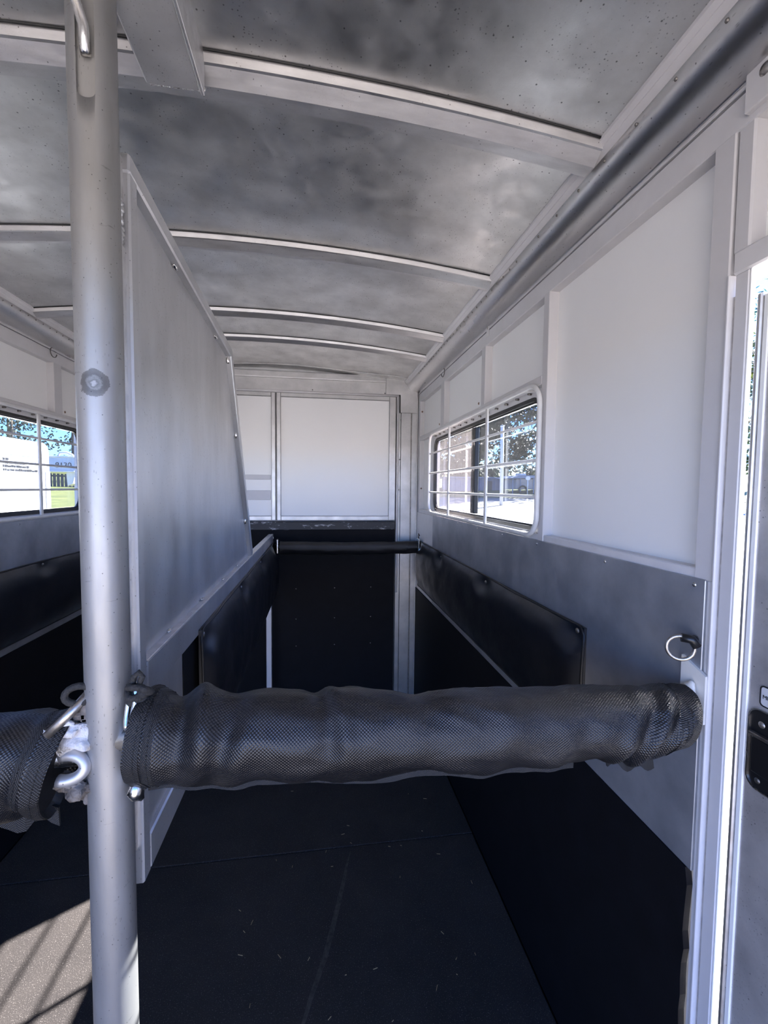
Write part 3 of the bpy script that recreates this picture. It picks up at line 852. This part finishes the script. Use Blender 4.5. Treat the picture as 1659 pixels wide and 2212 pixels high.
# nearest bar, across the right stall
t = empty('butt_bar', (.18, .67, -.46)); tag(t, 'thick padded black vinyl butt bar crossing the right stall in front', 'bar')
sl_o, fn, d, up, sd_, Ln = sleeve('cover', (-.268, .690, -.380), (.612, .656, -.393), .0675, .0560, 1.3,
    [(.018, .012, .006, 0), (.052, .015, -.014, .3), (.088, .016, .011, .2), (.122, .018, -.009, 1.2), (.165, .02, .006, 2.0), (.265, .016, -.007, .2), (.29, .014, .007, 0), (.33, .02, .004, -.6), (.42, .03, -.006, .3), (.56, .02, .004, 1.9), (.70, .018, -.005, 2.4), (.775, .012, .007, 2.3), (.800, .010, -.010, 2.0), (.822, .010, .009, 2.1), (.846, .009, -.010, 1.9), (.866, .009, .006, 2.0)], t, cut0=.004, cut1=.018)
band(fn, .002, .026, t, 'binding'); band(fn, .030, .046, t, 'binding', 1.006); band(fn, .965, .998, t, 'binding')
stitch(fn, .018, t); stitch(fn, .040, t); stitch(fn, .972, t); stitch(fn, .978, t)
hem(fn, t, .015, .80, .012, .014, 'hem', 1)
hem(fn, t, .87, .975, .010, .020, 'hem_tail', 2, 14, .006)
MB().tube([(-.330, .690, -.380), (.640, .655, -.394)], .019, 14).build('core_pipe', 'bright_steel', t)
# eye ring and knotted tie at its left end
pts = []
for k in range(20):
    an = 2 * PI * k / 20; pts.append((-.272 + .006 * math.cos(an), .668 + .010 * math.sin(an), -.322 + .030 * math.sin(an + .4)))
MB().tube(pts, .0040, 8, True).build('eye_ring', 'bright_steel', t)
mb = MB()
for k, (x, z, r, ti) in enumerate(((-.268, -.301, .0105, .3), (-.259, -.304, .0095, 1.4), (-.265, -.311, .010, 2.3), (-.256, -.309, .008, .9))):
    lp = []
    for q in range(15):
        an = 2 * PI * q / 15; lp.append((x + r * math.cos(an), .669 + .006 * math.cos(an * 2 + ti) + .002 * k, z + r * .8 * math.sin(an + ti * .2)))
    mb.tube(lp, .0052, 8, True)
pts = [(-.272, .672, -.300), (-.269, .671, -.280), (-.262, .671, -.2735), (-.2575, .672, -.281), (-.262, .671, -.292)]
mb.tube(pts, .0042, 7); mb.build('knotted_tie', 'dark_cord', t)
MB().blob((-.268, .672, -.452), .015, .4, 8, (.8, 1, 1.2), 5).build('lower_lug', 'bright_steel', t)

# left bar with its torn end
t = empty('butt_bar', (-.80, .70, -.49)); tag(t, 'padded black butt bar left of the post with foam spilling from its torn end', 'bar')
sl_o, fn, d, up, sd_, Ln = sleeve('cover', (-.372, .697, -.408), (-1.175, .690, -.405), .0700, .062, 4.7,
    [(.012, .010, .006, 2.5), (.035, .014, -.012, 2.8), (.065, .016, .012, 2.6), (.10, .02, -.010, 3.2), (.15, .03, .008, 2.2), (.3, .04, -.006, 1)], t, cut0=-.020)
band(fn, .002, .030, t, 'binding', 1.008); band(fn, .036, .052, t, 'binding', 1.004)
stitch(fn, .014, t); stitch(fn, .044, t)
hem(fn, t, -.004, .98, .026, .022, 'hem', 5, 60, -.002)
MB().tube([(-.345, .698, -.406), (-1.20, .690, -.405)], .017, 14).build('core_pipe', 'bright_steel', t)
mb = MB(); pts = []
for k in range(16):
    an = math.radians(-110 + 220 * k / 15); pts.append((-.362 + .026 * math.cos(an), .668 + .004 * math.sin(an), -.408 + .017 * math.sin(an)))
mb.tube(pts, .0085, 10); mb.build('pipe_eye', 'mill_beam', t)
random.seed(11)
for k, (x, y, z, r, sc) in enumerate(((-.352, .678, -.372, .020, (1.4, .8, .9)), (-.366, .672, -.352, .016, (1.6, .7, .7)), (-.346, .69, -.392, .015, (1.2, .8, .6)))):
    MB().blob((x, y, z), r, .9, 12, sc, k + 1).build('foam_lining', 'foam', t)
for k, (x, y, z, r, sc) in enumerate(((-.350, .672, -.442, .015, (1.2, .8, .9)), (-.336, .684, -.446, .012, (.8, .8, 1.6)), (-.366, .676, -.436, .014, (1.1, .8, .8)))):
    MB().blob((x, y, z), r, 1.0, 12, sc, k + 9).build('foam_scrap', 'dirty_foam', t)
hk = empty('bar_hanger', (-.34, .69, -.33)); tag(hk, 'tangled steel ring, strap and clamp tying the left bar to the post', 'hanger')
MB().tube([(-.378, .655, -.352), (-.352, .668, -.326), (-.336, .682, -.306)], .0065, 9).build('ring_side', 'old_steel', hk)
pts = []
for k in range(16):
    an = 2 * PI * k / 16; pts.append((-.345 + .017 * math.cos(an), .674 + .004 * math.cos(an), -.304 + .013 * math.sin(an)))
MB().tube(pts, .0050, 8, True).build('link', 'dark_cord', hk)
for k, (x, z, sx, sz) in enumerate(((-.338, -.332, .008, .016), (-.346, -.338, .010, .006), (-.336, -.350, .009, .011))):
    MB().box(x - sx, x + sx, .674, .692, z - sz, z + sz, .003).build('clamp', 'dirty_foam', hk)
MB().box(-.336, -.328, .674, .69, -.296, -.276, .002).build('strap_end', 'dirty_foam', hk)
MB().box(-.346, -.336, .676, .69, -.474, -.440, .003).build('strap_end', 'dirty_foam', hk)

# far breast bar
t = empty('breast_bar', (.18, 2.72, -.405)); tag(t, 'slim padded black breast bar crossing the right stall before the bulkhead', 'bar')
sl_o, fn, d, up, sd_, Ln = sleeve('cover', (-.238, 2.72, -.366), (.618, 2.72, -.372), .0355, .0355, 8.1, [(.03, .02, -.004, 0)], t, 60, 28, amp=.5)
MB().tube([(-.275, 2.72, -.366), (.640, 2.72, -.372)], .014, 10).build('core_pipe', 'bright_steel', t)
for x in (-.252, .628):
    MB().box(x - .006, x + .006, 2.695, 2.745, -.405, -.318, .003).build('end_clip', 'bright_steel', t)
MB().tube([(.628, 2.705, -.318), (.624, 2.70, -.300), (.628, 2.71, -.290), (.636, 2.715, -.302)], .004, 7).build('hook_ring', 'dark_steel', t)

# tie ring on the jamb above the bar's right end
t = empty('tie_ring', (.642, .66, -.30)); tag(t, 'steel tie ring hung from a black rubber collar above the bar end', 'ring')
pts = []; rc = Vector((.618, .655, -.2705)); e1 = Vector((.78, -.50, -.30)).normalized(); e2 = Vector((0, 0, 1)); e2 = (e2 - e1 * e2.dot(e1)).normalized()
for k in range(32):
    an = 2 * PI * k / 32; pts.append(rc + e1 * .0205 * math.cos(an) + e2 * .0205 * math.sin(an))
MB().tube(pts, .0032, 9, True).build('ring', 'old_steel', t)
k0 = rc + e1 * .006 + e2 * .0195
MB().tube([k0 - e1 * .011 + e2 * -.002, k0 + e1 * .004 + e2 * .001, k0 + e1 * .015 - e2 * .007], .0075, 12).build('rubber_collar', 'black_plastic', t)
MB().tube([k0 + e1 * .006, k0 + Vector((.026, .012, -.002))], .0062, 10).build('eye_stem', 'black_plastic', t)
mb = MB(); mb.prism([(.6425, .628, -.312), (.6425, .678, -.292), (.6425, .678, -.40), (.6425, .645, -.40), (.6425, .628, -.395)], (.006, 0, 0))
tag(mb.build('bar_mount_plate', 'white_plastic', None, True), 'off white mounting plate on the jamb behind the bar end', 'bracket')
MB().blob((.636, .650, -.345), .012, .3, 9, (.5, 1, 1.5)).build('mount_socket', 'white_plastic', None)
so_ = bpy.data.objects['mount_socket']; so_.parent = bpy.data.objects['bar_mount_plate']; so_.location = (0, 0, 0)

# ------------------------------------------------------------------ side door standing just off its jamb
dr = struct(MB().box(.662, .690, -.165, .5755, FZ + .02, .298, .003).build('door_3', 'door_metal'), 'scratched aluminium side door with black latch at the right edge', 'door')
box('edge_trim', 'mill_bow', dr, .656, .692, .5705, .5785, FZ + .02, .300, .002)
box('edge_lip', 'white_panel', dr, .6595, .664, .562, .570, FZ + .02, .296, .001)
lt = MB(); lt.prism(rrect(.400, .5555, -.452, -.330, .016, .6605, 6), (.003, 0, 0)); lt_o = lt.build('latch', 'black_plastic', dr, True); lt_o['label'] = 'black paddle latch'
mb = MB(); mb.ring(rrect(.398, .5575, -.454, -.328, .018, .6585, 6), rrect(.400, .5555, -.452, -.330, .0165, .6585, 6), (.004, 0, 0)); mb.build('bezel', 'bright_steel', lt_o, True)
MB().box(.652, .660, .498, .551, -.371, -.3655, .001).build('paddle_lip', 'dark_steel', lt_o)
MB().box(.655, .6606, .410, .549, -.428, -.372, .003).build('paddle', 'black_plastic', lt_o)
MB().dome((.6605, .538, -.3515), (-1, 0, 0), .0052, .002, 12).build('screw', 'old_steel', lt_o)
MB().dome((.6605, .540, -.440), (-1, 0, 0), .0045, .002, 12).build('screw', 'dark_steel', lt_o)
MB().dome((.6605, .520, -.354), (-1, 0, 0), .006, .003, 12).build('red_marker', 'red_paint', lt_o)
st_ = MB(); st_.prism(rrect(.44, .5425, -.322, -.292, .005, .6608, 5), (.001, 0, 0)); st_o = st_.build('sticker', 'sticker', dr, True); st_o['label'] = 'silver sticker with black border and print'
mb = MB(); mb.ring(rrect(.439, .5435, -.323, -.291, .006, .6604, 5), rrect(.441, .5415, -.321, -.293, .0045, .6604, 5), (.001, 0, 0)); mb.build('border', 'ink', st_o, True)
def text(body, size, loc, rot, mat, parent, name='print', ext=.0002, align='LEFT'):
    c = bpy.data.curves.new('txt', 'FONT'); c.body = body; c.size = size; c.extrude = ext; c.align_x = align
    o = bpy.data.objects.new('txt', c); COL.objects.link(o)
    dgx = bpy.context.evaluated_depsgraph_get(); dgx.update()
    me = bpy.data.meshes.new_from_object(o.evaluated_get(dgx)); bpy.data.objects.remove(o, do_unlink=True)
    me.materials.clear(); me.materials.append(MAT[mat])
    R = Matrix.Translation(Vector(loc) - BASE[parent]) @ rot.to_4x4()
    me.transform(R)
    q = bpy.data.objects.new(name, me); COL.objects.link(q); q.parent = parent; BASE[q] = BASE[parent]; return q
# text running toward -Y on a face looking to -X, and toward +Y on a face looking to +X
R_negx = Matrix(((0, 0, -1), (-1, 0, 0), (0, 1, 0)))
R_posx = Matrix(((0, 0, 1), (1, 0, 0), (0, 1, 0)))
R_negy = Matrix(((1, 0, 0), (0, 0, -1), (0, 1, 0)))
text('MUST', .0085, (.6604, .539, -.3105), R_negx, 'ink', st_o)
text('B', .0075, (.6604, .5305, -.3185), R_negx, 'ink', st_o)
dr.location.y += .009

# ------------------------------------------------------------------ loose hay on the mats
random.seed(21); mb = MB()
for (x, y) in [(.33, 1.66), (.47, 1.60), (.30, 1.52), (-.10, 1.62), (.05, 1.60), (.08, 1.22), (-.12, 1.30), (-.19, 1.18), (-.14, 1.06), (.03, 1.12), (.16, 1.02), (.20, 1.09), (.34, 1.15), (-.03, 1.28), (.42, 1.95), (.10, 1.75), (.13, 1.70), (.40, 1.30), (-.24, 1.32), (-.22, 1.42)] + [(random.uniform(-.27, .6), random.uniform(.8, 2.6)) for _ in range(25)]:
    an = random.uniform(0, PI); l = random.uniform(.002, .008); p = Vector((x, y, FZ + .0012)); dd = Vector((math.cos(an), math.sin(an), 0))
    mb.bar(p - dd * l, p + dd * l, .0016, .0012, 0, Vector((0, 0, 1)))
o = mb.build('hay_scraps', 'hay'); tag(o, 'tiny scraps of hay scattered over the black floor mats', 'hay'); o['kind'] = 'stuff'

# ------------------------------------------------------------------ outside
GZ = -1.90
def gz(x, y):
    r = math.hypot(x, y); return GZ + .08 * max(0, r - 8)
mb = MB()
def ground(u, v):
    r = .0 + 120 * u ** 2; an = 2 * PI * v; x, y = r * math.cos(an), r * math.sin(an)
    return (x, y, gz(x, y) if r < 60 else gz(60, 0) + (r - 60) * .01)
mb.grid(ground, 50, 72, True, True, False)
gr = struct(mb.build('ground', 'gravel'), 'pale gravel yard around the trailer', 'ground')
mb = MB()
def lawn(u, v):
    an = math.radians(100 + 55 * v); r = 11 + 44 * u; x, y = r * math.cos(an), r * math.sin(an)
    return (x, y, gz(x, y) + .03)
mb.grid(lawn, 16, 20, True, False, False)
lw = mb.build('lawn', 'lawn'); tag(lw, 'sunlit yellow green lawn seen through the left window', 'lawn'); lw['kind'] = 'stuff'
mb = MB()
def verge(u, v):
    an = math.radians(30 + 65 * v); r = 25.5 + 34 * u; x, y = r * math.cos(an), r * math.sin(an)
    return (x, y, gz(x, y) + .03)
mb.grid(verge, 10, 20, True, False, False)
vg = mb.build('verge', 'lawn'); tag(vg, 'grass verge at the far edge of the gravel yard on the right', 'grass'); vg['kind'] = 'stuff'

mb = MB()  # unseen darker ground, added so less sunlight bounces in from behind
def dim_ground(u, v):
    an = math.radians(178 + 170 * v); r = 38 * u; x, y = r * math.cos(an), r * math.sin(an)
    return (x, y - .6, gz(x, y) + .015)
mb.grid(dim_ground, 24, 30, True, False, False)
struct(mb.build('yard', 'dim_ground'), 'unseen dark ground added behind the open rear to cut bounced light', 'ground')

def tree(x, y, h, rw, mat, label, n=1500, seedv=0, lo=.25, group=None, lsz=.16):
    rnd = random.Random(seedv); z0 = gz(x, y)
    t = empty('tree', (x, y, z0)); tag(t, label, 'tree')
    pts = [(x + .25 * noise.noise(Vector((k, seedv, 0))), y, z0 - .1 + h * .75 * k / 6) for k in range(7)]
    MB().tube(pts, h * .022, 8, rfn=lambda q: 1 - .7 * q).build('trunk', 'bark', t)
    mb = MB()
    for k in range(5):
        an = rnd.uniform(0, 2 * PI); zz = z0 + h * rnd.uniform(.35, .65); L = rw * .7
        mb.tube([(x, y, zz), (x + L * .5 * math.cos(an), y + L * .5 * math.sin(an), zz + h * .10), (x + L * math.cos(an), y + L * math.sin(an), zz + h * .16)], h * .008, 6, rfn=lambda q: 1 - .6 * q)
    mb.build('branches', 'bark', t)
    mb = MB(); cl = [(rnd.gauss(0, .42), rnd.gauss(0, .42), rnd.uniform(lo, .95), rnd.uniform(.16, .34)) for _ in range(26)]
    for k in range(n):
        c = cl[rnd.randrange(len(cl))]
        prof = 1 - .55 * max(0, c[2] - .5) * 2
        p = Vector((x + (c[0] * prof + rnd.gauss(0, c[3] * .55)) * rw, y + (c[1] * prof + rnd.gauss(0, c[3] * .55)) * rw, z0 + h * c[2] + rnd.gauss(0, c[3] * .5) * rw))
        a = Vector((rnd.uniform(-1, 1), rnd.uniform(-1, 1), rnd.uniform(-1, 1))).normalized(); b = a.orthogonal().normalized()
        s = lsz * rnd.uniform(.6, 1.4)
        mb.face([p - a * s, p + b * s * .55, p + a * s, p - b * s * .55])
    lf = mb.build('foliage', mat, t); lf['kind'] = 'stuff'
    return t
tree(10.6, 31.5, 8.5, 3.0, 'leaf_yellow', 'yellow green tree behind the shed left of the white pole', 6500, 1, .15, lsz=.2)
tree(13.6, 30.6, 10.5, 3.4, 'leaf_dark', 'dark green tree standing directly right of the white pole', 7500, 2, .08, lsz=.2)
tree(16.8, 29.0, 11.5, 3.6, 'leaf_dark', 'tallest dark tree behind the parked camper', 7500, 3, .08, lsz=.2)
tree(7.6, 33.5, 8.0, 2.6, 'leaf_grey', 'greyish tree seen through the screened half of the right window', 4500, 4, .15, lsz=.18)
tree(5.4, 35.0, 8.5, 2.6, 'leaf_grey', 'greyish tree at the far left of the right window view', 4000, 8, .15, lsz=.18)
tree(20.5, 19.0, 9.0, 3.2, 'leaf_yellow', 'yellow green tree seen through the gap beside the side door', 2200, 9, .2)
tree(25.5, 22.0, 12.0, 3.8, 'leaf_dark', 'dark tree standing behind the yellow green tree past the door gap', 2200, 10, .15)
tree(-15.5, 30.5, 7.2, 2.6, 'leaf_grey', 'thin grey tree behind the trailers in the left window', 1500, 5, .3, lsz=.09)
tree(-12.8, 31.5, 6.4, 2.4, 'leaf_yellow', 'low yellow green tree behind the gooseneck trailer nose', 1600, 6, .2, lsz=.11)
tree(-19.5, 31.0, 6.0, 2.4, 'leaf_grey', 'small grey tree beyond the roof of the white trailer', 1200, 7, .3, lsz=.09)

# pole, shed, camper and sign on the right
pz = gz(8.8, 20.2)
t = empty('utility_pole', (8.8, 20.2, pz)); tag(t, 'slim white pole standing in front of the dark trees', 'pole')
MB().tube([(8.8, 20.2, pz), (8.76, 20.2, 3.0)], .085, 12).build('shaft', 'pole_white', t)
MB().tube([(8.76, 20.2, 3.0), (8.76, 20.2, 3.08)], .10, 12).build('cap', 'pole_white', t)
t = empty('shed', (11.2, 28.4, gz(11, 28.4))); tag(t, 'low blue grey shed with flat roof behind the gravel yard', 'shed')
sz = gz(11, 28.4)
MB().box(8.6, 12.3, 28.0, 30.0, sz - .2, .70).build('walls', 'shed_blue', t)
MB().box(8.45, 12.45, 27.85, 30.15, .70, .80, .02).build('roof', 'trailer_blue_grey', t)
for k in range(12):
    MB().box(8.72 + .3 * k, 8.76 + .3 * k, 27.975, 28.0, sz - .2, .70).build('batten', 'trailer_blue_grey', t)
MB().box(11.1, 11.5, 27.97, 28.0, sz - .2, .55).build('door', 'dark_void', t)
vz = gz(12.3, 25.2)
t = empty('camper', (12.9, 25.6, vz)); tag(t, 'parked blue and tan camper with awning roof and spare wheel', 'camper')
MB().box(11.9, 14.6, 25.2, 27.2, vz + .30, vz + .95, .03).build('lower_body', 'rv_tan', t)
MB().box(11.8, 14.6, 25.3, 27.2, vz + .95, .72, .03).build('screened_side', 'dark_void', t)
mb = MB(); mb.prism([(11.55, 25.05, .70), (12.1, 25.05, .86), (14.8, 25.05, .86), (14.8, 25.05, .74), (11.55, 25.05, .66)], (0, 2.4, 0)); mb.build('roof', 'trailer_blue_grey', t, True)
MB().box(12.35, 12.75, 25.6, 26.3, .86, 1.0, .03).build('roof_vent', 'trailer_white', t)
for x in (11.65, 12.15, 13.0, 13.8):
    MB().box(x - .025, x + .025, 25.10, 25.15, vz, .72).build('awning_leg', 'trailer_blue_grey', t)
for x in (12.3, 13.9):
    pts = [(x + .24 * math.cos(2 * PI * k / 20), 25.12, vz + .27 + .24 * math.sin(2 * PI * k / 20)) for k in range(20)]
    MB().tube(pts, .055, 8, True).build('wheel', 'tire', t)
t = empty('yard_sign', (12.1, 24.1, gz(12.1, 24.1))); tag(t, 'small white round sign on a thin stake before the camper', 'sign')
MB().tube([(12.1, 24.1, gz(12.1, 24.1)), (12.1, 24.1, .66)], .025, 8).build('stake', 'pole_white', t)
mb = MB(); mb.prism([(12.1 + .15 * math.cos(2 * PI * k / 16), 24.07, .66 + .12 * math.sin(2 * PI * k / 16)) for k in range(16)], (0, .03, 0)); mb.build('board', 'pole_white', t, True)

# white trailer parked along the left side
wz = gz(-5, 5)
t = empty('parked_trailer', (-5.0, 4.2, wz)); tag(t, 'bright white trailer parked alongside, seen through the left window', 'trailer')
mb = MB(); pts = []
for (yy, zz, a0) in ((7.05, .46, 0), (.6, .46, 90)):
    for k in range(7):
        an = math.radians(a0 + 90 * k / 6); pts.append((-4.0, yy + .15 * math.cos(an), zz + .15 * math.sin(an)))
pts += [(-4.0, .45, wz + .45), (-4.0, 7.2, wz + .45)]
mb.prism(pts, (-2.1, 0, 0)); mb.build('body', 'trailer_white', t, True)
MB().box(-4.005, -3.985, .5, 7.15, .395, .42).build('roof_rail', 'pole_white', t)
for (y, z) in ((6.95, .30),):
    MB().box(-4.0, -3.985, y - .08, y + .02, z, z + .015).build('marker', 'rv_tan', t)
MB().box(-4.0, -3.98, 7.10, 7.19, wz + .5, .2, .01).build('corner_strip', 'frame_paint', t)
mb = MB(); mb.ring(rrect(5.60, 6.95, .155, .350, .03, -3.998, 4), rrect(5.606, 6.944, .161, .344, .026, -3.998, 4), (.004, 0, 0)); dec = mb.build('decal', 'frame_paint', t, True)
random.seed(5)
mb = MB()
for row, z in enumerate((.315, .270, .225, .178)):
    y = 6.235
    while y < (6.34, 6.62, 6.72, 6.90)[row]:
        l = random.uniform(.012, .05); hgt = random.uniform(.022, .032)
        mb.box(-3.999, -3.994, y, y + l, z, z + hgt); y += l + random.uniform(.006, .018)
mb.build('lettering', 'ink', dec)
for y in (1.6, 2.5):
    pts = [(-4.02, y + .30 * math.cos(2 * PI * k / 20), wz + .36 + .30 * math.sin(2 * PI * k / 20)) for k in range(20)]
    MB().tube(pts, .09, 8, True).build('wheel', 'tire', t)
# gooseneck trailer beyond it
k_ = 18 / 14
gx, gy = -8.35, 15.9
gzz = gz(gx, gy)
t = empty('gooseneck_trailer', (-8.4, 16.5, gzz)); tag(t, 'pale blue gooseneck trailer nose with white trim beyond the white trailer', 'trailer')
MB().box(-9.6, -8.05, 15.85, 18.2, .45, .93, .03).build('nose_body', 'nose_blue', t)
MB().box(-9.6, -8.03, 15.82, 18.2, .42, .475, .01).build('lower_trim', 'trailer_white', t)
MB().box(-9.6, -8.03, 15.82, 18.2, .90, .955, .01).build('upper_trim', 'trailer_white', t)
mb = MB(); pts = [(-8.55, 15.9, .95), (-8.5, 15.9, 1.06), (-8.3, 15.9, 1.07), (-8.12, 15.9, 1.0), (-8.03, 15.9, .88), (-8.0, 15.9, .45)]
mb.tube(pts, .035, 8); mb.build('nose_arch', 'trailer_white', t)
mb = MB(); mb.prism([(-8.35, 15.95, .44), (-8.05, 15.95, .44), (-8.15, 15.95, .05), (-8.32, 15.95, -.02)], (0, .5, 0)); mb.build('neck', 'pole_white', t, True)
MB().tube([(-8.2, 16.2, .1), (-8.2, 16.2, gzz)], .04, 8).build('jack_leg', 'pole_white', t)
text('8130', .25, (-8.62, 15.84, .57), R_negy, 'ink', t, 'number', .002)
# board fence and power pole
t = empty('board_fence', (-13, 27, gz(-13, 27))); tag(t, 'dark weathered board fence along the far side of the lawn', 'fence')
random.seed(9)
for k in range(46):
    x = -17.5 + .17 * k; y = 25.8 + (x + 17.5) * .28; z = gz(x, y)
    MB().box(x, x + .14, y, y + .03, z, z + .82 + .05 * random.random()).build('board', 'fence_wood', t)
MB().bar((-17.5, 25.86, gz(-17.5, 25.8) + .6), (-9.7, 28.04, gz(-9.7, 28) + .6), .04, .08).build('rail', 'fence_wood', t)
t = empty('power_pole', (-18.5, 29.7, gz(-18.5, 29.7))); tag(t, 'thin dark power pole with crossarms against the blue sky', 'pole')
MB().tube([(-18.5, 29.7, gz(-18.5, 29.7)), (-18.5, 29.7, 6.5)], .07, 8).build('shaft', 'bark', t)
for z in (4.6, 5.3):
    MB().box(-19.4, -17.6, 29.66, 29.74, z, z + .08).build('crossarm', 'bark', t)
for z in (4.68, 5.38):
    MB().tube([(-19.3, 29.7, z), (-21.5, 29.5, z - .1), (-24, 29.2, z)], .015, 5).build('wire', 'bark', t)

# roots get an identity update
bpy.context.view_layer.update()
